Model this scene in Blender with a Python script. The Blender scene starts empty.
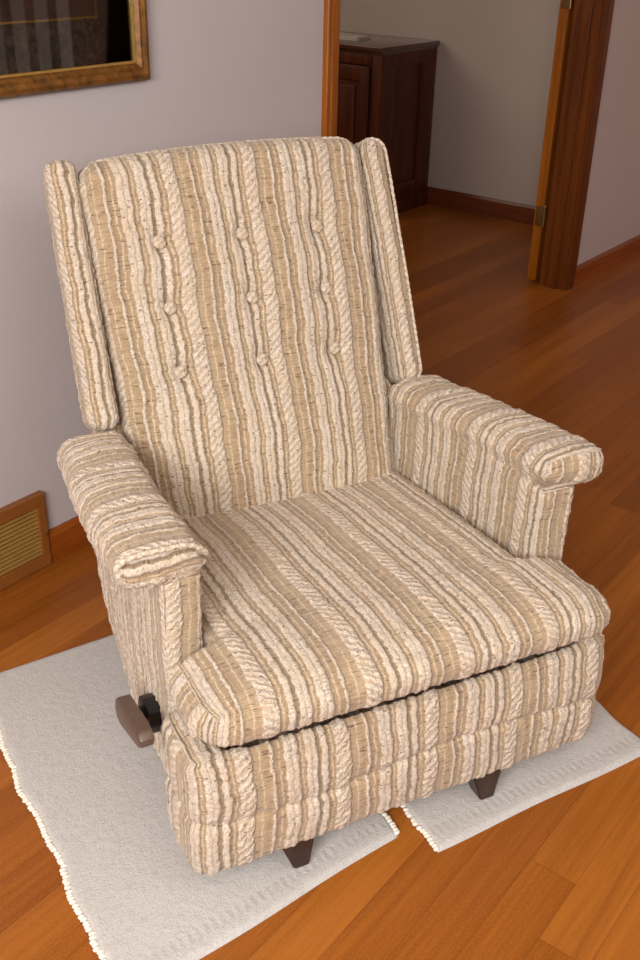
import bpy, bmesh, math, random
import numpy as np
from mathutils import Vector, Matrix

rng = np.random.default_rng(7)
random.seed(7)
scene = bpy.context.scene
COL = scene.collection

# ------------------------------------------------------------------ helpers
def tag(o, label=None, cat=None, group=None, kind=None):
    if label: o['label'] = label
    if cat: o['category'] = cat
    if group: o['group'] = group
    if kind: o['kind'] = kind
    return o

def empty(name, loc=(0, 0, 0), rz=0):
    o = bpy.data.objects.new(name, None)
    o.location = loc
    o.rotation_euler = (0, 0, rz)
    o.empty_display_size = .05
    COL.objects.link(o)
    return o

def link(name, me, mat, parent=None, smooth=True):
    o = bpy.data.objects.new(name, me)
    if mat: me.materials.append(mat)
    COL.objects.link(o)
    if parent: o.parent = parent
    if smooth:
        me.polygons.foreach_set('use_smooth', [True] * len(me.polygons))
    return o

def pymesh(name, V, F):
    me = bpy.data.meshes.new(name)
    me.from_pydata([tuple(map(float, v)) for v in V], [], [tuple(map(int, f)) for f in F])
    me.update()
    return me

class MB:
    """collects boxes, prisms and tubes into one mesh"""
    def __init__(s): s.bm = bmesh.new()
    def box(s, x0, x1, y0, y1, z0, z1, bev=0.0):
        t = bmesh.new()
        bmesh.ops.create_cube(t, size=1)
        for v in t.verts:
            v.co = Vector(((x0 + x1) / 2 + v.co.x * (x1 - x0), (y0 + y1) / 2 + v.co.y * (y1 - y0), (z0 + z1) / 2 + v.co.z * (z1 - z0)))
        if bev: bmesh.ops.bevel(t, geom=t.edges[:], offset=bev, segments=2, affect='EDGES', profile=.6)
        s._add(t); return s
    def prism(s, pts, axis, a, b, bev=0.0):
        """pts: polygon in the other two axes (in xyz order); axis 0/1/2 extruded a..b"""
        t = bmesh.new()
        def mk(p, c):
            q = list(p); q.insert(axis, c); return t.verts.new(q)
        A = [mk(p, a) for p in pts]; B = [mk(p, b) for p in pts]
        t.faces.new(A); t.faces.new(B[::-1])
        n = len(pts)
        for i in range(n): t.faces.new((A[i], B[i], B[(i + 1) % n], A[(i + 1) % n]))
        bmesh.ops.recalc_face_normals(t, faces=t.faces[:])
        if bev: bmesh.ops.bevel(t, geom=t.edges[:], offset=bev, segments=2, affect='EDGES', profile=.6)
        s._add(t); return s
    def cyl(s, p, q, r0, r1=None, n=20, bev=0):
        r1 = r0 if r1 is None else r1
        p, q = Vector(p), Vector(q)
        t = bmesh.new()
        bmesh.ops.create_cone(t, cap_ends=True, segments=n, radius1=r0, radius2=r1, depth=(q - p).length)
        if bev:
            ed = [e for e in t.edges if abs(abs(e.verts[0].co.z) - (q - p).length / 2) < 1e-6 and abs(e.verts[0].co.z - e.verts[1].co.z) < 1e-6]
            bmesh.ops.bevel(t, geom=ed, offset=bev, segments=3, affect='EDGES')
        M = Matrix.Translation((p + q) / 2) @ (q - p).to_track_quat('Z', 'Y').to_matrix().to_4x4()
        bmesh.ops.transform(t, matrix=M, verts=t.verts[:])
        s._add(t); return s
    def _add(s, t):
        me = bpy.data.meshes.new('tmp'); t.to_mesh(me); t.free()
        s.bm.from_mesh(me); bpy.data.meshes.remove(me)
    def build(s, name, mat, parent=None, smooth=False):
        me = bpy.data.meshes.new(name); s.bm.to_mesh(me); s.bm.free()
        o = link(name, me, mat, parent, smooth=False)
        if smooth:
            me.polygons.foreach_set('use_smooth', [True] * len(me.polygons))
            me.set_sharp_from_angle(angle=math.radians(35))
        return o

# ------------------------------------------------------------------ materials
def newmat(name):
    m = bpy.data.materials.new(name); m.use_nodes = True
    nt = m.node_tree
    b = nt.nodes['Principled BSDF']
    return m, nt, b
def N(nt, typ, **kw):
    n = nt.nodes.new(typ)
    for k, v in kw.items(): setattr(n, k, v)
    return n
def setin(nt, node, i, val):
    if val is None: return
    if hasattr(val, 'is_linked') or isinstance(val, bpy.types.NodeSocket): nt.links.new(val, node.inputs[i])
    else: node.inputs[i].default_value = val
def math_(nt, op, a, b=None, c=None, clamp=False):
    n = N(nt, 'ShaderNodeMath', operation=op); n.use_clamp = clamp
    setin(nt, n, 0, a); setin(nt, n, 1, b); setin(nt, n, 2, c)
    return n.outputs[0]
def comb(nt, x, y, z=0.0):
    n = N(nt, 'ShaderNodeCombineXYZ')
    setin(nt, n, 0, x); setin(nt, n, 1, y); setin(nt, n, 2, z)
    return n.outputs[0]
def noise(nt, vec, scale, detail=3, rough=.55, dist=0.0):
    n = N(nt, 'ShaderNodeTexNoise'); n.inputs['Scale'].default_value = scale
    n.inputs['Detail'].default_value = detail; n.inputs['Roughness'].default_value = rough; n.inputs['Distortion'].default_value = dist
    if vec is not None: nt.links.new(vec, n.inputs['Vector'])
    return n.outputs['Fac']
def maprange(nt, v, a, b, c=0., d=1.):
    n = N(nt, 'ShaderNodeMapRange'); n.clamp = True
    setin(nt, n, 0, v)
    for i, x in zip((1, 2, 3, 4), (a, b, c, d)): setin(nt, n, i, x)
    return n.outputs[0]
def mix(nt, fac, a, b, mode='MIX'):
    n = N(nt, 'ShaderNodeMix', data_type='RGBA', blend_type=mode)
    setin(nt, n, 0, fac)
    for i, x in ((6, a), (7, b)):
        if isinstance(x, tuple) and len(x) == 3: x = (*x, 1)
        setin(nt, n, i, x)
    return n.outputs[2]
def ramp(nt, fac, stops, interp='LINEAR'):
    n = N(nt, 'ShaderNodeValToRGB'); cr = n.color_ramp; cr.interpolation = interp
    while len(cr.elements) < len(stops): cr.elements.new(.5)
    for e, (p, c) in zip(cr.elements, stops):
        e.position = p; e.color = (*c, 1) if isinstance(c, tuple) else (c, c, c, 1)
    nt.links.new(fac, n.inputs[0])
    return n.outputs[0]
def bump(nt, b, height, strength=.5, dist=.002):
    n = N(nt, 'ShaderNodeBump'); n.inputs['Strength'].default_value = strength; n.inputs['Distance'].default_value = dist
    nt.links.new(height, n.inputs['Height']); nt.links.new(n.outputs[0], b.inputs['Normal'])
def S(r, g, b):  # sRGB 0-255 to linear
    f = lambda c: (c / 255 / 12.92) if c / 255 <= .04045 else ((c / 255 + .055) / 1.055) ** 2.4
    return (f(r), f(g), f(b))
def objco(nt): return N(nt, 'ShaderNodeTexCoord').outputs['Object']

def mat_paint(name, col, var=.04):
    m, nt, b = newmat(name)
    co = objco(nt)
    n1 = noise(nt, co, 1.3, 2); n2 = noise(nt, co, 90, 2)
    c = mix(nt, maprange(nt, n1, .3, .7), tuple(x * (1 - var) for x in col), tuple(x * (1 + var) for x in col))
    nt.links.new(c, b.inputs['Base Color']); b.inputs['Roughness'].default_value = .75
    bump(nt, b, n2, .15, .002)
    return m

def mat_wood(name, dark, mid, light, axis=2, scale=1.0, rough=.35, coat=0.0):
    """grain running along the given object axis"""
    m, nt, b = newmat(name)
    co = objco(nt)
    mp = N(nt, 'ShaderNodeMapping'); sc = [28 * scale] * 3; sc[axis] = 1.6 * scale
    mp.inputs['Scale'].default_value = sc
    nt.links.new(co, mp.inputs['Vector'])
    n1 = noise(nt, mp.outputs[0], 1.0, 4, .6, .6)
    n2 = noise(nt, mp.outputs[0], 5.0, 3, .6)
    f = math_(nt, 'ADD', math_(nt, 'MULTIPLY', n1, .7), math_(nt, 'MULTIPLY', n2, .3))
    c = ramp(nt, f, [(.3, dark), (.5, mid), (.7, light)])
    nt.links.new(c, b.inputs['Base Color'])
    b.inputs['Roughness'].default_value = rough
    b.inputs['Specular IOR Level'].default_value = .3
    b.inputs['Coat Weight'].default_value = coat; b.inputs['Coat Roughness'].default_value = .2
    bump(nt, b, n2, .08, .001)
    return m

def mat_floor():
    m, nt, b = newmat('strip_wood_floor')
    co = objco(nt)
    sp = N(nt, 'ShaderNodeSeparateXYZ'); nt.links.new(co, sp.inputs[0])
    w, ln = .0825, 1.7
    yy = math_(nt, 'DIVIDE', math_(nt, 'ADD', sp.outputs[1], 1.358 + 40 * w), w)
    row = math_(nt, 'FLOOR', yy); fy = math_(nt, 'FRACT', yy)
    wn = N(nt, 'ShaderNodeTexWhiteNoise', noise_dimensions='1D'); nt.links.new(row, wn.inputs['W'])
    xx = math_(nt, 'ADD', math_(nt, 'DIVIDE', sp.outputs[0], ln), math_(nt, 'MULTIPLY', wn.outputs['Value'], 7.3))
    colm = math_(nt, 'FLOOR', xx); fx = math_(nt, 'FRACT', xx)
    w2 = N(nt, 'ShaderNodeTexWhiteNoise', noise_dimensions='2D'); nt.links.new(comb(nt, row, colm), w2.inputs['Vector'])
    idn = w2.outputs['Value']
    tone = ramp(nt, idn, [(0, S(132, 72, 18)), (.3, S(145, 81, 21)), (.55, S(150, 86, 23)), (.8, S(164, 98, 31)), (1, S(140, 77, 20))])
    gv = comb(nt, math_(nt, 'ADD', math_(nt, 'MULTIPLY', sp.outputs[0], 2.2), math_(nt, 'MULTIPLY', idn, 31)), math_(nt, 'MULTIPLY', sp.outputs[1], 60.), math_(nt, 'MULTIPLY', idn, 17))
    g1 = noise(nt, gv, 1.0, 5, .6, .5)
    g2 = noise(nt, gv, 6.0, 3, .6)
    fine = noise(nt, co, 260, 2)
    c = mix(nt, maprange(nt, g1, .3, .7), mix(nt, 1., tone, (.72, .66, .6), 'MULTIPLY'), mix(nt, 1., tone, (1.12, 1.12, 1.12), 'MULTIPLY'))
    c = mix(nt, maprange(nt, g2, .55, .75, 0, .25), c, S(110, 54, 16))
    c = mix(nt, maprange(nt, fine, .35, .75, 0, .22), c, S(205, 128, 60))
    ey = math_(nt, 'MINIMUM', fy, math_(nt, 'SUBTRACT', 1., fy))
    ex = math_(nt, 'MINIMUM', fx, math_(nt, 'SUBTRACT', 1., fx))
    gap = math_(nt, 'MAXIMUM', maprange(nt, ey, .0, .018, 1, 0), maprange(nt, ex, .0, .0012, 1, 0))
    c = mix(nt, math_(nt, 'MULTIPLY', gap, .3), c, S(92, 42, 12))
    nt.links.new(c, b.inputs['Base Color'])
    r = maprange(nt, g1, .2, .8, .3, .42)
    nt.links.new(r, b.inputs['Roughness'])
    b.inputs['Specular IOR Level'].default_value = .35
    h = math_(nt, 'SUBTRACT', math_(nt, 'MULTIPLY', g2, .12), gap)
    bump(nt, b, h, .25, .001)
    return m

PER = .165
def mat_fabric(name='woven_stripe_fabric'):
    m, nt, b = newmat(name)
    uv = N(nt, 'ShaderNodeUVMap').outputs[0]
    sp = N(nt, 'ShaderNodeSeparateXYZ'); nt.links.new(uv, sp.inputs[0])
    s, t = sp.outputs[0], sp.outputs[1]
    nw = noise(nt, uv, 80, 3, .65)
    s2 = math_(nt, 'ADD', s, math_(nt, 'MULTIPLY', math_(nt, 'SUBTRACT', nw, .5), .010))
    ph = math_(nt, 'FRACT', math_(nt, 'ADD', math_(nt, 'DIVIDE', s2, PER), 40.))
    e = .013
    bands = [(.0, .16, 1.), (.335, .372, .8), (.48, .62, .85), (.69, .81, .8), (.845, .92, .7)]
    st = [(0, 1.)]
    for a, c, h in bands:
        if a > 0: st += [(a - e, 0.), (a + e, h)]
        st += [(c - e, h), (c + e, 0.)]
    st += [(.99, 0.), (1., .8)]
    br = ramp(nt, ph, st)                                   # raised-yarn mask
    # tan ground, shifting tone from band to band
    tan = ramp(nt, ph, [(.16, S(204, 174, 138)), (.33, S(198, 168, 130)), (.38, S(186, 156, 120)), (.47, S(194, 164, 127)), (.63, S(188, 158, 121)), (.68, S(196, 166, 129)), (.815, S(168, 142, 110)), (.84, S(170, 144, 112)), (.93, S(184, 154, 118)), (1., S(196, 166, 129))])
    thread = noise(nt, comb(nt, math_(nt, 'MULTIPLY', s, 30.), math_(nt, 'MULTIPLY', t, 300.)), 1., 3, .65)
    tan = mix(nt, maprange(nt, thread, .3, .64), mix(nt, 1., tan, (.54, .53, .52), 'MULTIPLY'), mix(nt, 1., tan, (.86, .92, .99), 'MULTIPLY'))
    lines = noise(nt, comb(nt, math_(nt, 'MULTIPLY', s, 380.), math_(nt, 'MULTIPLY', t, 40.), 8.), 1., 2, .5)
    tan = mix(nt, maprange(nt, lines, .4, .7, 0, .35), tan, S(148, 124, 96))
    slub = noise(nt, comb(nt, math_(nt, 'MULTIPLY', s, 55.), math_(nt, 'MULTIPLY', t, 330.), 3.3), 1., 2, .5)
    tan = mix(nt, maprange(nt, slub, .59, .67, 0, .75), tan, S(88, 66, 48))
    # cream boucle: the widest band is twisted, the others are loose loops
    dist = noise(nt, uv, 110, 3, .7)
    bigb = maprange(nt, ph, .165, .175, 1, 0)
    tw = math_(nt, 'ADD', math_(nt, 'ADD', math_(nt, 'DIVIDE', t, .015), math_(nt, 'DIVIDE', s, -.02)), math_(nt, 'MULTIPLY', dist, 1.7))
    strand = math_(nt, 'ADD', math_(nt, 'MULTIPLY', math_(nt, 'SINE', math_(nt, 'MULTIPLY', tw, 6.2832)), .5), .5)
    loops = noise(nt, uv, 150, 3, .65, 1.2)
    loops = maprange(nt, loops, .3, .66)
    strand = math_(nt, 'ADD', math_(nt, 'MULTIPLY', bigb, math_(nt, 'SUBTRACT', strand, loops)), loops)
    bou = noise(nt, uv, 300, 3, .7)
    cream = mix(nt, maprange(nt, bou, .28, .62), S(190, 168, 142), S(240, 229, 213))
    cream = mix(nt, maprange(nt, strand, .0, .5, .72, 0), cream, S(166, 138, 108))
    big = noise(nt, uv, 18, 3)
    cream = mix(nt, maprange(nt, big, .35, .65, 0, .5), cream, S(216, 190, 156))
    vo = N(nt, 'ShaderNodeTexVoronoi'); vo.inputs['Scale'].default_value = 110.
    mpv = N(nt, 'ShaderNodeMapping'); mpv.inputs['Scale'].default_value = (.8, 1.5, 1); nt.links.new(uv, mpv.inputs['Vector']); nt.links.new(mpv.outputs[0], vo.inputs['Vector'])
    sepc = N(nt, 'ShaderNodeSeparateColor'); nt.links.new(vo.outputs['Color'], sepc.inputs[0])
    fl = math_(nt, 'MULTIPLY', maprange(nt, vo.outputs['Distance'], .12, .34, 1, 0), maprange(nt, sepc.outputs[0], .62, .70))
    cream = mix(nt, math_(nt, 'MULTIPLY', fl, .75), cream, S(88, 68, 52))
    fl2 = ramp(nt, ph, [(0, .5), (.045, .5), (.052, .25), (.059, .5), (.105, .5), (.112, .25), (.119, .5), (.225, .5), (.24, .85), (.255, .5), (.29, .5), (.295, .25), (.30, .5), (.415, .5), (.43, .9), (.445, .5), (.54, .5), (.552, .05), (.564, .5), (.64, .5), (.655, .85), (.67, .5), (.738, .5), (.75, .1), (.762, .5), (.945, .5), (.96, .9), (.975, .5)])
    dk = maprange(nt, fl2, .0, .5, 1, 0); lt = maprange(nt, fl2, .5, 1., 0, 1)
    lt = math_(nt, 'MULTIPLY', lt, maprange(nt, loops, .2, .7))
    tan = mix(nt, lt, tan, S(228, 208, 180))
    tan = mix(nt, math_(nt, 'MULTIPLY', dk, .6), tan, S(120, 92, 66))
    cream = mix(nt, math_(nt, 'MULTIPLY', dk, .65), cream, S(146, 118, 90))
    c = mix(nt, maprange(nt, math_(nt, 'ADD', br, math_(nt, 'MULTIPLY', math_(nt, 'SUBTRACT', dist, .5), .7)), .3, .66), tan, cream)
    nt.links.new(c, b.inputs['Base Color'])
    b.inputs['Roughness'].default_value = .95
    b.inputs['Specular IOR Level'].default_value = .15
    b.inputs['Sheen Weight'].default_value = .25; b.inputs['Sheen Roughness'].default_value = .6
    hb = math_(nt, 'MULTIPLY', br, math_(nt, 'ADD', .35, math_(nt, 'ADD', math_(nt, 'MULTIPLY', strand, .8), math_(nt, 'MULTIPLY', bou, .7))))
    hh = math_(nt, 'ADD', hb, math_(nt, 'MULTIPLY', thread, .35))
    bump(nt, b, hh, .9, .003)
    return m

def mat_plain(name, col, rough=.5, metal=0.0, nscale=40, var=.1, bmp=.05):
    m, nt, b = newmat(name)
    co = objco(nt); n = noise(nt, co, nscale, 3)
    c = mix(nt, maprange(nt, n, .3, .7), tuple(x * (1 - var) for x in col), tuple(min(1, x * (1 + var)) for x in col))
    nt.links.new(c, b.inputs['Base Color'])
    b.inputs['Roughness'].default_value = rough; b.inputs['Metallic'].default_value = metal
    bump(nt, b, n, bmp, .001)
    return m

def mat_terry(name, col):
    m, nt, b = newmat(name)
    uv = N(nt, 'ShaderNodeUVMap').outputs[0]
    sp = N(nt, 'ShaderNodeSeparateXYZ'); nt.links.new(uv, sp.inputs[0])
    n1 = noise(nt, uv, 260, 3, .7); n2 = noise(nt, uv, 9, 3, .6); n3 = noise(nt, uv, 70, 3, .6)
    c = mix(nt, maprange(nt, n1, .3, .7), tuple(x * .86 for x in col), tuple(min(1, x * 1.1) for x in col))
    c = mix(nt, maprange(nt, n2, .35, .7, 0, .16), c, S(190, 178, 162))
    c = mix(nt, maprange(nt, n3, .5, .75, 0, .3), c, S(168, 160, 150))
    # woven hem across the two short ends
    v = sp.outputs[1]
    hem = math_(nt, 'MULTIPLY', maprange(nt, v, .024, .030), maprange(nt, v, .046, .052, 1, 0))
    rib = math_(nt, 'ADD', math_(nt, 'MULTIPLY', math_(nt, 'SINE', math_(nt, 'MULTIPLY', sp.outputs[0], 420.)), .5), .5)
    c = mix(nt, math_(nt, 'MULTIPLY', hem, math_(nt, 'MULTIPLY', rib, .14)), c, S(150, 142, 132))
    nt.links.new(c, b.inputs['Base Color']); b.inputs['Roughness'].default_value = .95
    b.inputs['Specular IOR Level'].default_value = .1
    h = math_(nt, 'ADD', math_(nt, 'ADD', n1, n3), math_(nt, 'MULTIPLY', hem, math_(nt, 'MULTIPLY', rib, -.4)))
    bump(nt, b, h, .7, .003)
    return m

M = {}
M['wall'] = mat_paint('painted_wall', S(190, 182, 182))
M['hall'] = mat_paint('painted_hall_wall', S(178, 162, 150))
M['ceil'] = mat_paint('painted_ceiling', S(225, 220, 214))
M['floor'] = mat_floor()
M['trim'] = mat_wood('stained_oak_trim', S(116, 60, 10), S(148, 82, 16), S(174, 104, 28), 2, 1., .35, .1)
M['trim_x'] = mat_wood('stained_oak_trim_along', S(112, 52, 14), S(140, 70, 18), S(162, 86, 28), 0, 1., .35, .2)
M['trim_y'] = mat_wood('stained_oak_trim_across', S(84, 36, 18), S(104, 48, 22), S(122, 60, 28), 1, 1., .35, .2)
M['jamb'] = mat_wood('dark_stained_jamb', S(74, 35, 6), S(98, 48, 9), S(122, 62, 15), 2, 1., .4, .05)
M['cab'] = mat_wood('dark_walnut', S(54, 22, 8), S(80, 35, 12), S(110, 52, 20), 2, .8, .4, .05)
M['cabtop'] = mat_wood('dark_walnut_top', S(60, 34, 24), S(80, 46, 32), S(100, 60, 44), 1, .8, .18, .9)
M['fabric'] = mat_fabric()
M['chair_wood'] = mat_wood('dark_chair_wood', S(40, 26, 18), S(58, 38, 27), S(78, 54, 40), 2, 2., .4, .1)
M['lever'] = mat_plain('brown_lever_plastic', S(92, 74, 62), .38, 0, 60, .12, .03)
M['black'] = mat_plain('black_metal', S(34, 30, 28), .5, .2)
M['brass'] = mat_plain('hinge_brass', S(140, 108, 64), .4, .8)
M['gold'] = mat_plain('gilt_wood', S(124, 82, 34), .42, .3, 60, .45, .4)
M['goldbright'] = mat_plain('bright_gilt', S(226, 186, 104), .25, .8, 60, .1, .05)
M['dust'] = mat_plain('dark_lining_cloth', S(30, 34, 28), .9)
M['terry'] = mat_terry('grey_white_terry', S(200, 196, 192))
M['serge'] = mat_plain('white_serged_thread', S(236, 228, 214), .9, 0, 300, .15, .4)
M['paper'] = mat_plain('white_paper', S(190, 178, 164), .8)

# ------------------------------------------------------------------ room
tb = MB(); tb.box(-4.2, 4.4, -4.2, 3.6, -.06, 0)
tag(tb.build('floor', M['floor']), kind='structure')
OW = 1.691                                            # doorway width, left jamb at x = 0
w = MB()
w.box(-4.2, -.015, 0, .117, 0, 2.45); w.box(OW + .015, 4.4, 0, .117, 0, 2.45); w.box(-.015, OW + .015, 0, .117, 2.06, 2.45)
tag(w.build('wall_back', M['wall']), kind='structure')
w = MB(); w.box(2.609, 2.72, .117, 3.6, 0, 2.45)
tag(w.build('wall_right', M['hall']), kind='structure')
w = MB(); w.box(-4.2, 2.609, 3.5, 3.6, 0, 2.45)
tag(w.build('wall_far', M['hall']), kind='structure')
w = MB(); w.box(-4.2, 4.4, -4.2, 3.6, 2.45, 2.5)
tag(w.build('ceiling', M['ceil']), kind='structure')

def casing_profile(x_in, x_out):                      # moulded casing, polygon in (x, y)
    d = x_out - x_in
    return [(x_in, 0), (x_in, -.011), (x_in + d * .12, -.014), (x_in + d * .3, -.0135), (x_in + d * .36, -.0165), (x_in + d * .62, -.019), (x_in + d * .72, -.0165), (x_in + d * .95, -.017), (x_out, -.013), (x_out, 0)]
w = MB(); w.prism(casing_profile(.002, -.056), 2, 0, 2.13)
w.box(-.015, 0, 0, .117, 0, 2.06)
tag(w.build('trim_1', M['trim']), kind='structure')
w = MB(); w.prism(casing_profile(OW + .004, OW + .074), 2, 0, 2.13)
w.box(OW, OW + .015, -.001, .117, 0, 2.06)            # jamb
w.box(OW - .011, OW, .036, .078, 0, 2.06, .002)       # door stop
tag(w.build('trim_2', M['jamb']), kind='structure')
w = MB(); w.box(-.07, OW + .074, -.017, 0, 2.055, 2.13); w.box(-.015, OW + .015, 0, .117, 2.045, 2.06)
tag(w.build('trim_3', M['trim_x']), kind='structure')

def bb_profile(y0, y1, h): return [(y0, 0), (y1, 0), (y1, h * .86), (y1 + (y0 - y1) * .5, h), (y0, h)]
w = MB(); w.prism(bb_profile(0, -.014, .084), 0, -1.112, -.0565)
tag(w.build('baseboard_back', M['trim_x']), kind='structure')
w = MB(); w.prism(bb_profile(0, -.014, .084), 0, -4.2, -1.478)
tag(w.build('baseboard_left', M['trim_x']), kind='structure')
w = MB(); w.prism(bb_profile(0, -.014, .084), 0, OW + .0745, 4.4)
tag(w.build('baseboard_front', M['trim_x']), kind='structure')
w = MB()
w.prism([(2.609, 0), (2.595, 0), (2.595, .082), (2.602, .095), (2.609, .095)], 1, .2, 3.5)
tag(w.build('baseboard_right', M['trim_y']), kind='structure')

# door leaf folded right back behind the wall, only its hinge edge shows
d = empty('door_1', (OW, .137, 0)); tag(d, kind='structure')
w = MB(); w.box(.002, .80, .002, .042, .012, 2.04, .002)
w.build('door_leaf', M['trim'], d)
for z in (.295, 1.15):
    h = MB(); h.cyl((-.004, -.006, z - .042), (-.004, -.006, z + .042), .0065, n=14, bev=.001)
    h.box(-.002, .004, .0, .034, z - .042, z + .042, .001)
    h.cyl((-.004, -.006, z + .042), (-.004, -.006, z + .052), .005, .003, n=12)
    h.build('hinge', M['brass'], d, True)

w = MB(); w.box(.9, 4.4, -4.2, -4.12, 0, 2.45)  # unseen stretch of wall, added as dark backing for the reflected blinds
tag(w.build('wall_front', M['jamb']), kind='structure')
w = MB()  # upright blind slats added out of view, only for the picture glass to reflect
for i in range(8): w.box(1.12 + i * .18, 1.22 + i * .18, -4.09, -4.085, .06, 2.1)
w.box(1.08, 2.60, -4.11, -4.07, 2.1, 2.16)
M['blind'] = mat_plain('pale_blind', S(228, 226, 222), .7)
tag(w.build('unseen_blinds', M['blind']), kind='structure')

# ------------------------------------------------------------------ return-air grille in the wall
v = empty('wall_vent', (-1.295, 0, 0))
tag(v, 'brown louvred air vent set in the wall at floor level beside baseboard', 'vent')
fw = MB()
X0, X1, Z0, Z1 = -.18, .180, .002, .200
fw.prism([(X0, Z0), (X1, Z0), (X1, Z1), (X0, Z1)], 1, -.004, 0)
for a in ((X0, X1, Z0, .036), (X0, X1, .168, Z1), (X0, X0 + .024, .036, .168), (X1 - .024, X1, .036, .168)):
    fw.box(a[0], a[1], -.018, -.003, a[2], a[3], .003)
M['vent'] = mat_plain('brown_enamel', S(140, 84, 36), .4, .1, 20, .12)
M['ventslat'] = mat_plain('tan_enamel_louver', S(164, 124, 62), .4, .2, 30, .1)
fw.build('vent_frame', M['vent'], v)
bk = MB(); bk.box(X0 + .02, X1 - .02, -.006, -.0045, .03, .172); bk.build('backing', M['black'], v)
sl = MB()
for i in range(12):
    z = .040 + i * .0109
    sl.prism([(-.0165, z), (-.0157, z - .001), (-.0085, z + .0035), (-.0093, z + .0045)], 0, X0 + .022, X1 - .022)
sl.build('louvers', M['ventslat'], v)
sc_ = MB(); sc_.cyl((X1 - .008, -.018, .09), (X1 - .008, -.020, .09), .004, n=12); sc_.build('screw', M['brass'], v)

# ------------------------------------------------------------------ framed picture
p = empty('framed_picture', (-.704, 0, 1.075))
tag(p, 'gilt framed picture with dark mat hanging on the wall above the armchair', 'picture')
PW, PH, FWD = .92, .74, .038
prof = [(0, 0), (0, -.016), (.006, -.024), (.014, -.026), (.022, -.022), (.028, -.0225), (.034, -.016), (FWD, -.010), (FWD, 0)]   # from the outer edge inwards
def frame_ring(prof, x0, x1, z0, z1):
    V, F = [], []
    for (cx, cz, sx, sz) in ((x1, z0, -1, 1), (x1, z1, -1, -1), (x0, z1, 1, -1), (x0, z0, 1, 1)):
        for (o, y) in prof: V.append((cx + sx * o, y, cz + sz * o))
    n = len(prof)
    for c in range(4):
        for i in range(n - 1):
            a, b2 = c * n + i, ((c + 1) % 4) * n + i
            F.append((a, a + 1, b2 + 1, b2))
    me = pymesh('ring', V, F)
    bm = bmesh.new(); bm.from_mesh(me); bmesh.ops.recalc_face_normals(bm, faces=bm.faces[:]); bm.to_mesh(me); bm.free()
    return me
link('frame', frame_ring(prof, -PW, 0, 0, PH), M['gold'], p, False)
link('inner_fillet', frame_ring([(FWD - .002, -.0105), (FWD - .001, -.015), (FWD + .004, -.013), (FWD + .005, -.006), (FWD + .005, -.004)], -PW, 0, 0, PH), M['goldbright'], p, False)
def mat_marble():
    m, nt, b = newmat('dark_marbled_mat')
    co = objco(nt); n1 = noise(nt, co, 60, 5, .7, 1.); n2 = noise(nt, co, 10, 3)
    c = mix(nt, maprange(nt, n1, .4, .65), S(66, 54, 44), S(122, 104, 86))
    c = mix(nt, maprange(nt, n2, .4, .7, 0, .5), c, S(34, 38, 36))
    nt.links.new(c, b.inputs['Base Color']); b.inputs['Roughness'].default_value = .7
    return m
M['mat'] = mat_marble()
q = MB(); q.box(-PW + FWD, -FWD, -.004, -.002, FWD, PH - FWD); q.build('mat_board', M['mat'], p)
link('mat_fillet', frame_ring([(.131, -.0042), (.131, -.0075), (.135, -.0075), (.137, -.0042)], -PW, 0, 0, PH), M['goldbright'], p, False)
def mat_art():
    m, nt, b = newmat('brown_print')
    co = objco(nt); n1 = noise(nt, co, 9, 5, .6, .8)
    c = ramp(nt, n1, [(.3, S(58, 38, 32)), (.5, S(88, 62, 50)), (.7, S(110, 84, 66))])
    nt.links.new(c, b.inputs['Base Color']); b.inputs['Roughness'].default_value = .7
    return m
q = MB(); q.box(-PW + .134, -.134, -.0055, -.0042, .134, PH - .134); q.build('print', mat_art(), p)
def mat_glass():
    m = bpy.data.materials.new('picture_glass'); m.use_nodes = True; nt = m.node_tree
    for n in list(nt.nodes): nt.nodes.remove(n)
    o = N(nt, 'ShaderNodeOutputMaterial'); t = N(nt, 'ShaderNodeBsdfTransparent'); g = N(nt, 'ShaderNodeBsdfGlossy'); g.inputs['Roughness'].default_value = .02
    f = N(nt, 'ShaderNodeFresnel'); f.inputs[0].default_value = 1.5
    ms = N(nt, 'ShaderNodeMixShader'); nt.links.new(f.outputs[0], ms.inputs[0]); nt.links.new(t.outputs[0], ms.inputs[1]); nt.links.new(g.outputs[0], ms.inputs[2])
    nt.links.new(ms.outputs[0], o.inputs[0]); return m
q = MB(); q.box(-PW + FWD - .002, -FWD + .002, -.0098, -.0085, FWD - .002, PH - FWD + .002); q.build('glass', mat_glass(), p)

# ------------------------------------------------------------------ cabinet in the hall
c = empty('wooden_cabinet', (2.32, 1.75, 0))
tag(c, 'dark wooden cabinet with panelled door standing against the hall wall', 'cabinet')
def cb(mb, x0, x1, y0, y1, z0, z1, bev=.0): mb.box(x0 - 2.32, x1 - 2.32, y0 - 1.75, y1 - 1.75, z0, z1, bev); return mb
YB, YE, XF = 1.285, 2.20, 2.085
b_ = cb(MB(), XF + .018, 2.594, YB + .008, YE - .008, .07, .815); b_.build('carcass', M['cab'], c)
t_ = MB(); cb(t_, XF - .02, 2.594, YB - .018, YE + .018, .828, .850, .005); cb(t_, XF - .004, 2.594, YB - .006, YE + .006, .812, .829, .004); t_.build('cabinet_top', M['cabtop'], c, True)
t_ = MB(); cb(t_, XF - .004, 2.594, YB - .008, YE + .008, 0, .075, .004); cb(t_, XF + .004, 2.594, YB - .002, YE + .002, .074, .088, .003); t_.build('plinth', M['cab'], c, True)
t_ = MB()
for a in ((XF + .018, XF + .085), (2.46, 2.594)): cb(t_, a[0], a[1], YB - .002, YB + .012, .088, .812, .003)
cb(t_, XF + .08, 2.465, YB - .002, YB + .012, .088, .16, .003); cb(t_, XF + .08, 2.465, YB - .002, YB + .012, .75, .812, .003)
t_.build('side_panel', M['cab'], c, True)
t_ = MB()
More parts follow.
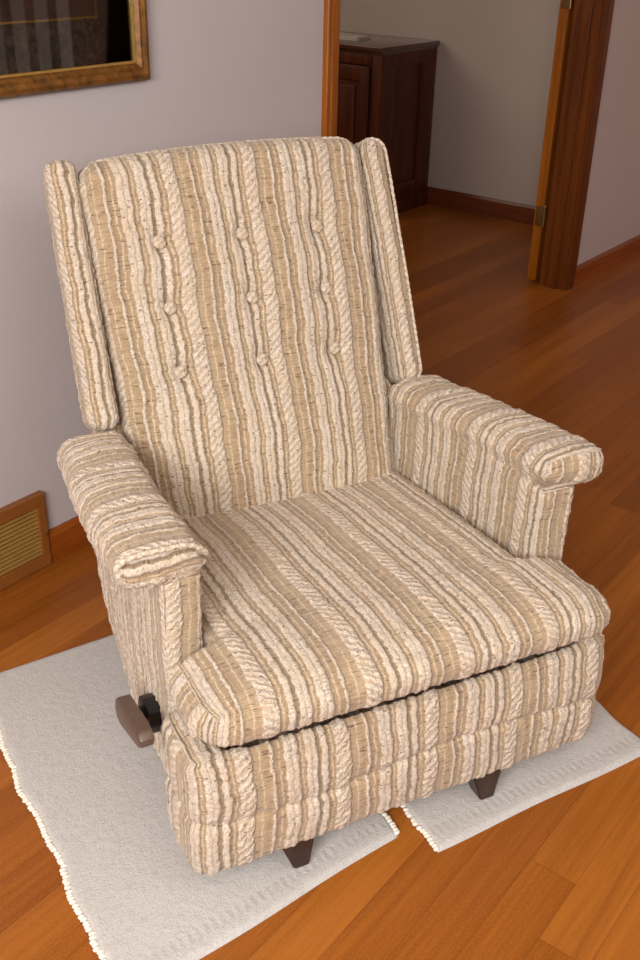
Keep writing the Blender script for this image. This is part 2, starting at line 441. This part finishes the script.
for ya in (YB, (YB + YE) / 2 - .03, YE - .06):
    cb(t_, XF + .002, XF + .02, ya, ya + .06, .088, .812, .003)
cb(t_, XF + .002, XF + .02, YB + .05, YE - .05, .76, .812, .003); cb(t_, XF + .002, XF + .02, YB + .05, YE - .05, .088, .12, .003)
t_.build('face_frame', M['cab'], c, True)
for ya, yb in ((YB + .062, (YB + YE) / 2 - .032), ((YB + YE) / 2 + .032, YE - .062)):
    dm = MB()
    cb(dm, XF - .012, XF + .004, ya, ya + .062, .125, .755, .004); cb(dm, XF - .012, XF + .004, yb - .062, yb, .125, .755, .004)
    cb(dm, XF - .012, XF + .004, ya + .058, yb - .058, .125, .195, .004); cb(dm, XF - .012, XF + .004, ya + .058, yb - .058, .685, .755, .004)
    cb(dm, XF - .002, XF + .006, ya + .05, yb - .05, .18, .70)
    door = dm.build('cabinet_door', M['cab'], c, True)
    rp = MB(); cb(rp, XF - .010, XF + .0, ya + .085, yb - .085, .22, .66, .008); rp.build('raised_panel', M['cab'], door, True)
    kb = MB(); yk = yb - .03 if ya < 1.6 else ya + .03
    kb.cyl((XF - .012 - 2.32, yk - 1.75, .46), (XF - .03 - 2.32, yk - 1.75, .46), .007, .012, 14, .002); kb.build('knob', M['brass'], door, True)
nv, F = [], []
for k, (sx, sy, z) in enumerate(((.075, .12, .0), (.075, .12, .012), (.068, .11, .016))):
    for a in range(24):
        an = a / 24 * 2 * math.pi
        ex = math.copysign(abs(math.cos(an)) ** .35, math.cos(an)); ey = math.copysign(abs(math.sin(an)) ** .35, math.sin(an))
        nv.append((sx * ex * (1 + .03 * math.sin(3 * an + k)), sy * ey, z + .004 * math.sin(2 * an) * (k > 0)))
for k in range(2):
    for a in range(24): F.append((k * 24 + a, k * 24 + (a + 1) % 24, (k + 1) * 24 + (a + 1) % 24, (k + 1) * 24 + a))
F += [tuple(range(48, 72)), tuple(range(23, -1, -1))]
o = link('folded_cloth', pymesh('folded_cloth', nv, F), M['paper'], None, False); o.location = (2.30, 1.66, .850); o.rotation_euler[2] = .1
tag(o, 'flat white folded cloth lying on top of the dark hall cabinet', 'cloth')

# ------------------------------------------------------------------ upholstery builder
HP = np.array([(0, .35), (.02, .85), (.08, 1.), (.14, .85), (.16, .3), (.172, 0), (.33, 0), (.337, .35), (.353, .6), (.37, .35), (.378, 0), (.474, 0), (.488, .55), (.52, .8), (.552, .35), (.585, .8), (.612, .55), (.626, 0), (.684, 0), (.70, .6), (.72, .8), (.75, .4), (.78, .8), (.80, .55), (.812, 0), (.84, 0), (.85, .4), (.88, .6), (.912, .4), (.926, 0), (.988, 0), (1., .35)])
def relief(s): return np.interp((s / PER) % 1.0, HP[:, 0], HP[:, 1])
LAT = rng.normal(0, 1, (128, 128))
def lattice(s, t, cs, ct_):
    a, b = s / cs, t / ct_
    i, j = np.floor(a).astype(int), np.floor(b).astype(int); u, v = a - i, b - j
    u, v = u * u * (3 - 2 * u), v * v * (3 - 2 * v)
    g = lambda i, j: LAT[i % 128, j % 128]
    return (g(i, j) * (1 - u) + g(i + 1, j) * u) * (1 - v) + (g(i, j + 1) * (1 - u) + g(i + 1, j + 1) * u) * v
def wob(s, t, k=1.):
    return s + k * (.0022 * np.sin(t * 21 + s * 9) + .0014 * np.sin(t * 47 + s * 23 + 1.3) + .0008 * np.sin(t * 110 - s * 31))

def rbox(name, mat, parent, lo, hi, r, step, uvfun, deform=None, amp=.0028, jit=.00035, label=None, wk=1.):
    """rounded, finely gridded upholstery block; uvfun(q, axis, sign) -> (s across the stripes, t along them)"""
    lo, hi, r, step = map(lambda a: np.array(a, float) * np.ones(3), (lo, hi, r, step))
    n = np.maximum(2, np.round((hi - lo) / step)).astype(int)
    ax = [np.linspace(lo[i], hi[i], n[i] + 1) for i in range(3)]
    codes, quads, faxis, fsign = [], [], [], []
    def code(i, j, k): return (i * (n[1] + 1) + j) * (n[2] + 1) + k
    for a in range(3):
        b, c_ = (a + 1) % 3, (a + 2) % 3
        B, C_ = np.meshgrid(np.arange(n[b] + 1), np.arange(n[c_] + 1), indexing='ij')
        for sgn in (0, 1):
            idx = [None] * 3
            idx[a] = np.full_like(B, n[a] * sgn); idx[b] = B; idx[c_] = C_
            K = code(*idx)
            q = np.stack([K[:-1, :-1], K[1:, :-1], K[1:, 1:], K[:-1, 1:]], -1).reshape(-1, 4)
            if not sgn: q = q[:, ::-1]
            quads.append(q); faxis.append(np.full(len(q), a)); fsign.append(np.full(len(q), 2 * sgn - 1))
    Q = np.concatenate(quads); FA = np.concatenate(faxis); FS = np.concatenate(fsign)
    U, inv = np.unique(Q, return_inverse=True); inv = inv.reshape(Q.shape)
    k = U % (n[2] + 1); j = (U // (n[2] + 1)) % (n[1] + 1); i = U // ((n[2] + 1) * (n[1] + 1))
    P0 = np.stack([ax[0][i], ax[1][j], ax[2][k]], 1)
    inner = np.clip(P0, lo + r, hi - r)
    D = (P0 - inner) / r
    ln = np.linalg.norm(D, axis=1, keepdims=True); ln[ln == 0] = 1
    P = inner + r * D / ln
    if deform: P = deform(P.copy(), P0)
    ST = np.zeros((len(Q) * 4, 2))
    L0 = P0[inv.reshape(-1)]; fa = np.repeat(FA, 4); fs = np.repeat(FS, 4)
    for a in range(3):
        for sgn in (-1, 1):
            m_ = (fa == a) & (fs == sgn)
            s_, t_ = uvfun(L0[m_], a, sgn)
            ST[m_, 0] = wob(s_, t_, wk); ST[m_, 1] = t_
    # vertex normals
    fn = np.cross(P[inv[:, 2]] - P[inv[:, 0]], P[inv[:, 3]] - P[inv[:, 1]])
    vn = np.zeros_like(P)
    for c_ in range(4): np.add.at(vn, inv[:, c_], fn)
    vn /= np.maximum(np.linalg.norm(vn, axis=1, keepdims=True), 1e-12)
    rs = np.zeros(len(P)); cnt = np.zeros(len(P))
    RL_ = relief(ST[:, 0]); RL_ = RL_ + (.12 + .34 * RL_) * lattice(ST[:, 0], ST[:, 1], .0075, .0065)
    np.add.at(rs, inv.reshape(-1), RL_); np.add.at(cnt, inv.reshape(-1), 1)
    P = P + vn * (amp * rs / cnt + rng.normal(0, jit, len(P)))[:, None]
    me = bpy.data.meshes.new(name)
    me.vertices.add(len(P)); me.vertices.foreach_set('co', P.astype(np.float32).ravel())
    me.loops.add(len(Q) * 4); me.loops.foreach_set('vertex_index', inv.astype(np.int32).ravel())
    me.polygons.add(len(Q)); me.polygons.foreach_set('loop_start', np.arange(0, len(Q) * 4, 4, dtype=np.int32))
    me.update(calc_edges=True)
    uvl = me.uv_layers.new(name='UVMap'); uvl.data.foreach_set('uv', ST.astype(np.float32).ravel())
    me.validate()
    o = link(name, me, mat, parent)
    if label: o['label'] = label
    return o

def cord(name, pts, rad, mat, parent, twist=.012, seg=10, closed=False):
    """piping: a soft bobbly tube along a polyline, with fabric UVs kept on a cream stripe"""
    pts = np.array(pts, float)
    d = np.r_[0, np.cumsum(np.linalg.norm(np.diff(pts, axis=0), axis=1))]
    nn = max(4, int(d[-1] / .004))
    dd = np.linspace(0, d[-1], nn)
    C = np.stack([np.interp(dd, d, pts[:, i]) for i in range(3)], 1)
    for _ in range(6): C[1:-1] = (C[:-2] + 2 * C[1:-1] + C[2:]) / 4
    T = np.gradient(C, axis=0); T /= np.linalg.norm(T, axis=1, keepdims=True)
    up = np.array([.31, .2, .93]); A = np.cross(T, up); A /= np.linalg.norm(A, axis=1, keepdims=True); B = np.cross(T, A)
    th = np.linspace(0, 2 * np.pi, seg, endpoint=False)
    R = rad * (1 + .14 * np.sin(dd[:, None] / twist * 2 * np.pi + th[None]) + rng.normal(0, .05, (nn, seg)))
    R[0] *= .5; R[-1] *= .5
    V = (C[:, None] + R[..., None] * (np.cos(th)[None, :, None] * A[:, None] + np.sin(th)[None, :, None] * B[:, None])).reshape(-1, 3)
    F, UVs = [], []
    for i in range(nn - 1):
        for j in range(seg):
            F.append((i * seg + j, i * seg + (j + 1) % seg, (i + 1) * seg + (j + 1) % seg, (i + 1) * seg + j))
            for (jj, ii) in ((j, i), (j + 1, i), (j + 1, i + 1), (j, i + 1)): UVs += [.01 + .004 * jj / seg, dd[ii]]
    F.append(tuple(range(seg - 1, -1, -1))); UVs += [.01, 0] * seg
    F.append(tuple((nn - 1) * seg + j for j in range(seg))); UVs += [.01, 0] * seg
    me = pymesh(name, V, F)
    me.uv_layers.new(name='UVMap').data.foreach_set('uv', UVs)
    return link(name, me, mat, parent)

def sstep(x, a, b):
    t = np.clip((x - a) / (b - a), 0, 1); return t * t * (3 - 2 * t)

# ------------------------------------------------------------------ the armchair (local: x right, y backwards, z up)
TH = math.radians(-26.5)
ch = empty('armchair', (-1.26807, -1.17207, 0), TH)
tag(ch, 'cream and tan striped upholstered recliner armchair with recline lever standing on two mats', 'armchair')
FAB = M['fabric']
SL = np.array([.366, .9306]); SL /= np.linalg.norm(SL)        # back slope in (y, z)
NF = np.array([-SL[1], SL[0]])                                # out of the front of the back
BP = np.array([.595, .365])
def onback(x, s, f):                                          # x, distance up the slope, distance forward
    return np.array([x, BP[0] + s * SL[0] + f * NF[0], BP[1] + s * SL[1] + f * NF[1]])
def backmap(P):                                               # box (x, y = back(+), z = along slope) -> chair
    return np.stack([P[:, 0], BP[0] + P[:, 2] * SL[0] - P[:, 1] * NF[0], BP[1] + P[:, 2] * SL[1] - P[:, 1] * NF[1]], 1)

# --- seat
def seat_top(v): return .413 - .045 * np.clip((v - .02) / .58, 0, 1)
SH = .097
def seat_half(y): return .384 - .072 * sstep(y, .134, .162)
def seat_def(P, P0):
    x, y, z = P.T
    half = seat_half(y)
    xn = x / .392
    x2 = xn * half
    crown = .016 * (1 - np.clip(np.abs(xn), 0, 1) ** 2.2) * sstep(y, -.05, .12) * (1 - .8 * sstep(y, .4, .6))
    front = .018 * (1 - (xn * .9) ** 2) * sstep(-y, -.14, .03) * np.clip((z + SH) / SH, 0, 1)
    zt = seat_top(y)
    zz = zt + z + crown * np.clip((z + SH) / SH, 0, 1)
    # ears sit a little lower and plumper at their corners
    zz -= .012 * sstep(np.abs(xn), .78, 1.0) * sstep(-y, -.2, -.05) * np.clip((z + SH) / SH, 0, 1)
    zz += .010 * sstep(-z, SH * .6, SH) * sstep(np.abs(xn), .8, 1.0)
    zz = zz + .006 * sstep(-z, SH * .55, SH * .8) * sstep(-y, -.12, .0)
    return np.stack([x2 - .002 - .012 * sstep(xn, .55, 1.), y - front, zz], 1)
def seat_uv(q, a, sg):
    x, y, z = q.T
    x = x / .392 * seat_half(y)
    s = -(x + .279) + .08 * PER                              # mirrored repeat, one wide braid at x = -.279
    t = y + (z if a == 1 and sg < 0 else 0)
    if a == 0:
        s = -(sg * .384 + .279) + .08 * PER - (y + .03) * sg; t = z
    return s, t
seat = rbox('seat_cushion', FAB, ch, (-.392, -.022, -SH), (.392, .66, 0), (.066, .066, .042), (.0035, .005, .004), seat_uv, seat_def, wk=.5)

# --- footrest panel under the seat
def foot_def(P, P0):
    x, y, z = P.T
    zs = .178 + .012 * np.sin(x * 9 + .6)
    g = np.exp(-((z - zs) / .006) ** 2) * .005
    puff = .006 * np.sin(np.clip((z - zs) / (.31 - zs), 0, 1) * np.pi) + .004 * np.sin(np.clip((zs - z) / (zs - .085), 0, 1) * np.pi)
    pk = .0022 * np.sin(x * 130 + np.sin(x * 31) * 2) * np.exp(-((z - zs) / .022) ** 2)
    fr = sstep(-y, -.05, -.0)
    sx = np.sign(x) * sstep(np.abs(x), .34, .39)
    y = y + .013 * sstep(z, .19, .29) * fr
    z = z - .09 * sstep(y, .022, .06) * sstep(z, .2, .27) * (1 - sstep(np.abs(x), .29, .35))
    y = y + fr * (g - puff - pk) + .010 * (np.abs(x) / .39) ** 4 * fr
    x = x - sx * (g - puff * .5)
    z = z - .012 * sstep(-x, .1, .39) * sstep(-z, -.2, -.08)
    return np.stack([x, y, z], 1)
def foot_uv(q, a, sg):
    x, y, z = q.T
    s = (x + .312) + .08 * PER; t = z
    if a == 0: s = sg * (.392 + (y - .0)) + .312 + .08 * PER
    if a == 2: t = (sg * .3) + y
    return s, t
rbox('footrest_panel', FAB, ch, (-.397, .0, .068), (.388, .160, .296), (.032, .032, .020), (.0035, .006, .004), foot_uv, foot_def)

# --- sides (arm posts and side panels)
RZ = np.array([.08, .10, .13, .19, .31, .45, .56]); RV = np.array([.43, .455, .53, .595, .665, .69, .675])
def side_def(sgn):
    def f(P, P0):
        x, y, z = P.T
        vm = np.interp(z, RZ, RV)
        y2 = .160 + (y - .160) * (vm - .160) / (.69 - .160)
        tap = .012 * sstep(y2, .3, .7) + .008 * sstep(-z, -.25, -.085)
        inn = (x * sgn < .34)
        return np.stack([x - sgn * tap * (~inn) - sgn * inn * .022 * sstep(y2, .3, .66), y2 - .003 * np.sin(z * 12), z], 1)
    return f
def side_uv(sgn, off):
    def f(q, a, sg):
        x, y, z = q.T
        if a == 0: return .160 + (y - .160) * (np.interp(z, RZ, RV) - .160) / .53 + off, z
        if a == 1: return (.386 - sgn * x) + .01 * sgn + .002, z
        return y + off, x
    return f
for sgn, off in ((-1, .02), (1, -.035)):
    lo, hi = ((-.380, .160, .085), (-.316, .69, .535)) if sgn < 0 else ((.310, .160, .085), (.386, .69, .535))
    rbox('side_panel', FAB, ch, lo, hi, (.018, .018, .012), (.0045, .004, .006), side_uv(sgn, off), side_def(sgn))

# --- arm pads
def arm_top(y): return .592 - .055 * np.clip((y - .155) / .51, 0, 1)
def arm_def(sgn):
    def f(P, P0):
        x, y, z = P.T
        a = (y - .155) / .51
        top = arm_top(y)
        xi = .312 if sgn < 0 else .306
        m_ = (np.abs(x) - .302) / .148
        crown = .010 * np.sin(np.clip(m_, 0, 1) * np.pi) * sstep(z, -.06, 0)
        nose = .008 * np.exp(-((y - .155) / .05) ** 2) * np.sin(np.clip(m_, 0, 1) * np.pi)
        lump = .003 * np.sin(y * 26 + sgn) * np.sin(x * 30)
        x = x - sgn * .022 * sstep(y, .3, .66) * (1 - np.clip(m_, 0, 1))      # inner edge eases inwards at the back
        x = x - sgn * .010 * sstep(y, .45, .66) * np.clip(m_, 0, 1)
        flat = (np.abs(P0[:, 0]) < .335) & (P0[:, 2] < -.030)
        x = np.where(flat, (xi + .010 * sstep(-P0[:, 2], .024, .062) - .022 * sstep(y, .3, .66)) * sgn, x)
        ff = (P0[:, 1] < .19) & (P0[:, 2] < -.034) & (np.abs(P0[:, 0]) < .375)
        y = np.where(ff, .155 + .012 * sstep(-P0[:, 2], .030, .063), y)
        x = x - sgn * .018 * sstep(y, .25, .66) * np.clip(m_, 0, 1)
        return np.stack([x, y - nose, z + top + crown + lump], 1)
    return f
def arm_uv(sgn, off):
    def f(q, a, sg):
        x, y, z = q.T
        if a == 1 and sg < 0:
            if sgn > 0: return (.386 - sgn * x) + .01 * sgn + .002, z + .57
            return off + .100 - z, x
        if a == 0: return y + off, (z + arm_top(y) if sg != sgn else sgn * .45 - z)
        return y + off, sgn * x
    return f
for sgn, off in ((-1, .02), (1, -.035)):
    lo, hi = ((-.446, .155, -.063), (-.311, .675, 0)) if sgn < 0 else ((.305, .155, -.063), (.442, .675, 0))
    arm = rbox('armrest', FAB, ch, lo, hi, (.030, .026, .026), (.0045, .0035, .0045), arm_uv(sgn, off), arm_def(sgn))
    zt = .592 + .004
    if sgn < 0: cord('piping', [(sgn * .447, .150, zt - .018), (sgn * .436, .148, zt - .004), (sgn * .40, .142, zt + .003), (sgn * .35, .142, zt + .003), (sgn * .330, .146, zt - .004), (sgn * .314, .150, zt - .018), (sgn * .308, .152, zt - .030)], .0042, FAB, arm)

# --- back cushion
BX = [-.168, .0, .165]; BS = [.525, .402, .280]
SB = -.10; ST_ = .690
def back_w(z): return np.interp(z, [-.1, 0, .2, .45, .69], [.272, .276, .286, .294, .296]) / .304
def back_def(P, P0):
    x, y, z = P.T
    xn = x / .304
    fr = sstep(-y, -.11, -.02)
    crown = .030 * (1 - np.abs(xn) ** 2.6) * np.clip(1 - ((z - .30) / .50) ** 2, 0, 1) * fr
    lum = .014 * np.exp(-((z - .10) / .12) ** 2) * (1 - xn ** 2) * fr
    dim = np.zeros_like(x)
    for bx in BX:
        for bs in BS:
            r2 = ((x - bx) ** 2 + (z - bs) ** 2)
            dim += .014 * np.exp(-r2 / .020 ** 2) + .008 * np.exp(-r2 / .05 ** 2)
        dim += .004 * np.exp(-((x - bx) / .016) ** 2) * sstep(z, .2, .3) * (1 - sstep(z, .55, .62))
    rip = .002 * np.sin(z * 34 + x * 8) * fr * sstep(np.abs(xn), .3, 1.)
    zt = z + .012 * sstep(z, .55, ST_) * (1 - xn ** 2) - .012 * sstep(np.abs(xn), .86, 1) * sstep(z, .6, ST_)
    zt = zt + .007 * xn * sstep(z, .4, ST_)
    y = y - crown - lum + dim * fr - rip
    return backmap(np.stack([x * back_w(z), y, zt], 1))
def back_uv(q, a, sg):
    x, y, z = q.T
    x = x + .1 * np.clip(-.14 - x, 0, 1)
    s = x + .87 * PER; t = z
    if a == 0: s = sg * .304 + (.016 if sg < 0 else 0) + .87 * PER + sg * y
    if a == 2: t = sg * .672 + sg * y
    return s, t
back = rbox('back_cushion', FAB, ch, (-.304, -.005, SB), (.304, .13, ST_), (.038, .045, .04), (.0034, .006, .004), back_uv, back_def)
for bx in BX:
    for bs in BS:
        bm_lo = bmesh.new(); bmesh.ops.create_uvsphere(bm_lo, u_segments=20, v_segments=12, radius=.0125)
        for v_ in bm_lo.verts: v_.co.z *= .5
        me = bpy.data.meshes.new('button'); bm_lo.to_mesh(me); bm_lo.free()
        uvl = me.uv_layers.new(name='UVMap')
        for lp in me.loops:
            cc = me.vertices[lp.vertex_index].co; uvl.data[lp.index].uv = (cc.x + .013, cc.y + bs)
        o = link('button', me, FAB, back)
        f_ = .005 + .030 * (1 - abs(bx / .304) ** 2.6) * max(0, 1 - ((bs - .30) / .5) ** 2) + .014 * math.exp(-((bs - .1) / .12) ** 2) - .022
        o.location = onback(bx * .985, bs, f_ + .009)
        o.rotation_euler = (math.atan2(-NF[0], NF[1]), 0, 0)
# piping round the top edge of the back
pp = []
for k_ in np.linspace(-1, 1, 41):
    x_ = .284 * k_
    pp.append(onback(x_, ST_ - .004 + .007 * k_ + .012 * (1 - k_ ** 2) - .02 * max(0, abs(k_) - .9) / .1, -.018))
cord('piping', pp, .0050, FAB, back, .013)

# --- back frame behind the cushion
def bf_def(P, P0): return backmap(P)
def bf_uv(q, a, sg):
    x, y, z = q.T
    if a == 0: return y + .04, z
    return x + .03, z + y
rbox('back_frame', FAB, ch, (-.315, .085, -.18), (.315, .20, .676), (.02, .02, .02), (.006, .01, .01), bf_uv, bf_def)

rbox('inner_frame', FAB, ch, (-.312, .03, -.16), (.312, .19, .20), .02, (.006, .02, .02), bf_uv, bf_def)

# --- wings
for sgn in (-1, 1):
    x0, x1 = (.300, .347 if sgn > 0 else .357)
    lo, hi = ((-x1, -.026, .196), (-x0, .15, .690)) if sgn < 0 else ((x0, -.026, .186), (x1, .15, .690))
    def wdef(P, P0):
        x, y, z = P.T
        bot = sstep(-z, -.33, -.196)
        y = y + .022 * sstep(z, .35, .672) - .004 * bot
        y = np.where(y > .03, .03 + (y - .03) * (1 - .5 * bot), y)
        x = x + sgn * (.003 * np.sin((z - .2) * 7) + (.007 if sgn > 0 else .004) * sstep(-z, -.5, -.2)) + (.007 if sgn < 0 else 0)
        x = x - sgn * .022 * sstep(y, .02, .12) * (np.abs(P0[:, 0]) > .325)
        return backmap(np.stack([x, y, z], 1))
    base = 0.0 if sgn > 0 else .69 * PER
    def wuv(q, a, sg, base=base, sgn=sgn):
        x, y, z = q.T
        w_ = sgn * x - x0
        if a == 1: return base + w_, z
        if a == 0:
            outer = (sg == sgn)
            return base + ((x1 - x0) + (y + .026) if outer else -(y + .026)), z
        return base + w_, z + y
    wing = rbox('wing', FAB, ch, lo, hi, (.022, .024, .022), (.0032, .005, .004), wuv, wdef)
    pp = [onback(sgn * (x_ - .004 + .007 * (s_ < .3)), s_, f_) for x_, s_, f_ in ((.320, .690, -.008), (.338, .684, .0), (.346, .668, .004), (.348, .60, .008), (.349, .5, .014), (.351, .4, .020), (.351, .3, .026), (.347, .205, .026), (.338, .189, .022))]
    if sgn > 0:
        cord('piping', pp, .0032, FAB, wing, .013)

# --- underframe, feet and lever
m_ = MB(); m_.prism([(.13, .12), (.40, .12), (.45, .16), (.50, .30), (.13, .30)], 0, -.316, .316)
m_.build('seat_frame', M['dust'], ch)
m_ = MB()
for u in (-.20, .155): m_.box(u - .022, u + .022, .03, .40, .072, .125, .006)
m_.box(-.20, .155, .19, .25, .08, .12, .004)
m_.build('base_rail', M['chair_wood'], ch, True)
def leg(x, y, yf):
    t = bmesh.new()
    top = [(-.040, -.026), (.022, -.026), (.022, .026), (-.040, .026)]; bot = [(-.012, -.020), (.016, -.020), (.016, .016), (-.012, .016)]
    A = [t.verts.new((x + a, y + yf * b_, .082)) for a, b_ in top]; B = [t.verts.new((x + a, y + yf * b_, .0092)) for a, b_ in bot]
    t.faces.new(A); t.faces.new(B[::-1])
    for i in range(4): t.faces.new((A[i], B[i], B[(i + 1) % 4], A[(i + 1) % 4]))
    bmesh.ops.recalc_face_normals(t, faces=t.faces[:])
    bmesh.ops.bevel(t, geom=t.edges[:], offset=.0025, segments=2, affect='EDGES')
    me = bpy.data.meshes.new('leg'); t.to_mesh(me); t.free()
    return link('leg', me, M['chair_wood'], ch, False)
for x in (-.208, .160):
    leg(x - .006, .028, 1); leg(x, .385, -1)

# lever: plate on the left side and a wedge-shaped grip
def blade(pts, x0, x1, bev):
    return MB().prism(pts, 0, x0, x1, bev)
grip = [(.252, .262), (.260, .240), (.250, .222), (.228, .222), (.124, .262), (.108, .274), (.104, .290), (.116, .300), (.142, .298), (.236, .276)]
lv_ = MB()
lv_.prism(grip, 0, -.444, -.420, .005)
lever = lv_.build('recline_lever', M['lever'], ch, True); lever['label'] = 'brown recline lever'
pl = MB(); pl.prism([(.262, .245), (.274, .215), (.262, .19), (.235, .186), (.212, .20), (.200, .225), (.205, .25), (.232, .262)], 0, -.402, -.370, .004)
pl.cyl((-.43, .235, .228), (-.39, .235, .228), .013, n=16)
pl.build('lever_mount', M['black'], lever, True)

# ------------------------------------------------------------------ two mats under the chair
ct, stn = math.cos(TH), math.sin(TH)
def c2w(u, v): return np.array([-1.26807 + ct * u - stn * v, -1.17207 + stn * u + ct * v])
def make_mat(corners, label, seed, edges):
    r_ = np.random.default_rng(seed)
    FL, FR, RR, RL = [np.array(c2w(*c_)) for c_ in corners]
    ctr = (FL + FR + RR + RL) / 4
    root = empty('bath_mat', (*ctr, 0)); tag(root, label, 'mat', 'mats under the armchair')
    nu, nv_ = 90, 130
    a = np.linspace(0, 1, nu + 1); b2 = np.linspace(0, 1, nv_ + 1)
    A, B = np.meshgrid(a, b2, indexing='ij')
    P = (1 - A)[..., None] * ((1 - B)[..., None] * FL + B[..., None] * RL) + A[..., None] * ((1 - B)[..., None] * FR + B[..., None] * RR)
    wv = .004 * np.sin(B * 17 + seed) * (A < .5) * (1 - 2 * A) + .0025 * np.sin(B * 41)
    du = (FR - FL) / np.linalg.norm(FR - FL); dv = (RL - FL) / np.linalg.norm(RL - FL)
    P = P + wv[..., None] * du + (.0018 * np.sin(A * 9 + seed) * (1 - B))[..., None] * dv
    edge = np.minimum(np.minimum(A, 1 - A) * np.linalg.norm(FR - FL), np.minimum(B, 1 - B) * np.linalg.norm(RL - FL))
    z = .0075 * np.sqrt(1 - np.clip(1 - edge / .012, 0, 1) ** 2) + .0005 + np.clip(.0003 * r_.normal(0, 1, A.shape), -.0005, .0005) * (edge > .01)
    V = np.concatenate([np.dstack([P - ctr, z]).reshape(-1, 3), np.dstack([P - ctr, np.full_like(z, .0003)]).reshape(-1, 3)])
    K = np.arange((nu + 1) * (nv_ + 1)).reshape(nu + 1, nv_ + 1)
    T = np.stack([K[:-1, :-1], K[1:, :-1], K[1:, 1:], K[:-1, 1:]], -1).reshape(-1, 4)
    F = np.concatenate([T, T[:, ::-1] + K.size])
    me = pymesh('mat_pile', V, F)
    W_, H_ = np.linalg.norm(FR - FL), np.linalg.norm(RL - FL)
    uv = np.stack([A.ravel() * W_ + seed, B.ravel() * H_], 1); uv = np.concatenate([uv, uv])
    li = np.zeros(len(me.loops), np.int32); me.loops.foreach_get('vertex_index', li)
    me.uv_layers.new(name='UVMap').data.foreach_set('uv', uv[li].ravel())
    link('pile', me, M['terry'], root)
    for e in edges:                                              # serged edge of small thread loops
        line = np.dstack([P - ctr, z])[0 if e == 'L' else -1]
        d_ = np.r_[0, np.cumsum(np.linalg.norm(np.diff(line[:, :2], axis=0), axis=1))]
        mb = MB()
        step = .0078; kk = int(d_[-1] / step)
        t = bmesh.new()
        for i in range(kk):
            dd = (i + .5) * step + r_.normal(0, .001)
            x_, y_ = np.interp(dd, d_, line[:, 0]), np.interp(dd, d_, line[:, 1])
            mt = Matrix.Translation((x_ + r_.normal(0, .0008), y_ + r_.normal(0, .0008), .0044)) @ Matrix.Rotation(TH + r_.normal(0, .2), 4, 'Z') @ Matrix.Diagonal((.0062, .0048, .0038, 1))
            bmesh.ops.create_icosphere(t, subdivisions=2, radius=1, matrix=mt)
        me2 = bpy.data.meshes.new('edging'); t.to_mesh(me2); t.free()
        link('edging', me2, M['serge'], root)
    return root
make_mat([(-.548, -.105), (-.030, .006), (-.042, .80), (-.630, .725)], 'wide grey-white cotton mat beneath the lever side of the armchair', 1, 'LR')
make_mat([(.018, -.052), (.522, -.012), (.49, .80), (-.014, .80)], 'grey-white cotton mat beneath the front leg on the doorway side of the armchair', 4, 'L')

# ------------------------------------------------------------------ camera
F_PX, YAW, PITCH, ROLL = 1035.711, 0.921667, 0.497451, 0.024818
CX, CY, CZ = -2.40875, -1.81152, 1.39994
cy_, sy_, cp_, sp_ = math.cos(YAW), math.sin(YAW), math.cos(PITCH), math.sin(PITCH)
fwd = Vector((sy_ * cp_, cy_ * cp_, -sp_)); rgt = Vector((cy_, -sy_, 0)); upv = rgt.cross(fwd)
r2 = math.cos(ROLL) * rgt + math.sin(ROLL) * upv; u2 = -math.sin(ROLL) * rgt + math.cos(ROLL) * upv
cam = bpy.data.cameras.new('camera'); co_ = bpy.data.objects.new('camera', cam); COL.objects.link(co_)
cam.sensor_fit = 'VERTICAL'; cam.sensor_height = 36; cam.lens = F_PX / 960 * 36; cam.clip_start = .05
R3 = Matrix((r2, u2, -fwd)).transposed()
co_.matrix_world = Matrix.Translation((CX, CY, CZ)) @ R3.to_4x4()
scene.camera = co_

# ------------------------------------------------------------------ light
wd = bpy.data.worlds.new('world'); scene.world = wd; wd.use_nodes = True
bg = wd.node_tree.nodes['Background']; bg.inputs[0].default_value = (.94, .93, .96, 1); bg.inputs[1].default_value = .15
def area(name, loc, target, sx, sy, power, col):
    l = bpy.data.lights.new(name, 'AREA'); l.shape = 'RECTANGLE'; l.size = sx; l.size_y = sy; l.energy = power; l.color = col
    o = bpy.data.objects.new(name, l); COL.objects.link(o); o.location = loc
    o.rotation_euler = (Vector(target) - Vector(loc)).to_track_quat('-Z', 'Y').to_euler()
    return o
area('window_light', (-3.8, -2.0, 1.85), (-1.1, -.9, .4), 1.6, 1.0, 108, (1., .965, .94))
area('front_fill_light', (-1.6, -3.8, 2.2), (-1.0, -.7, .4), 2.0, .9, 14, (1., .95, .9))  # unseen soft fill lamp added from the front
area('ceiling_bounce', (-1.5, -2.0, 2.42), (-1.45, -1.5, 0), 2.4, 2.4, 32, (1., .96, .93))
area('hall_light', (.6, 2.6, 2.3), (2.2, 1.2, .6), 1.8, 1.8, 30, (1., .86, .74))
area('right_room_lamp', (3.6, -2.6, 1.9), (2.4, 0, .9), .6, .6, 15, (1., .55, .34))
vs = scene.view_settings; vs.view_transform = 'Standard'; vs.look = 'None'; vs.exposure = 0; vs.gamma = 1
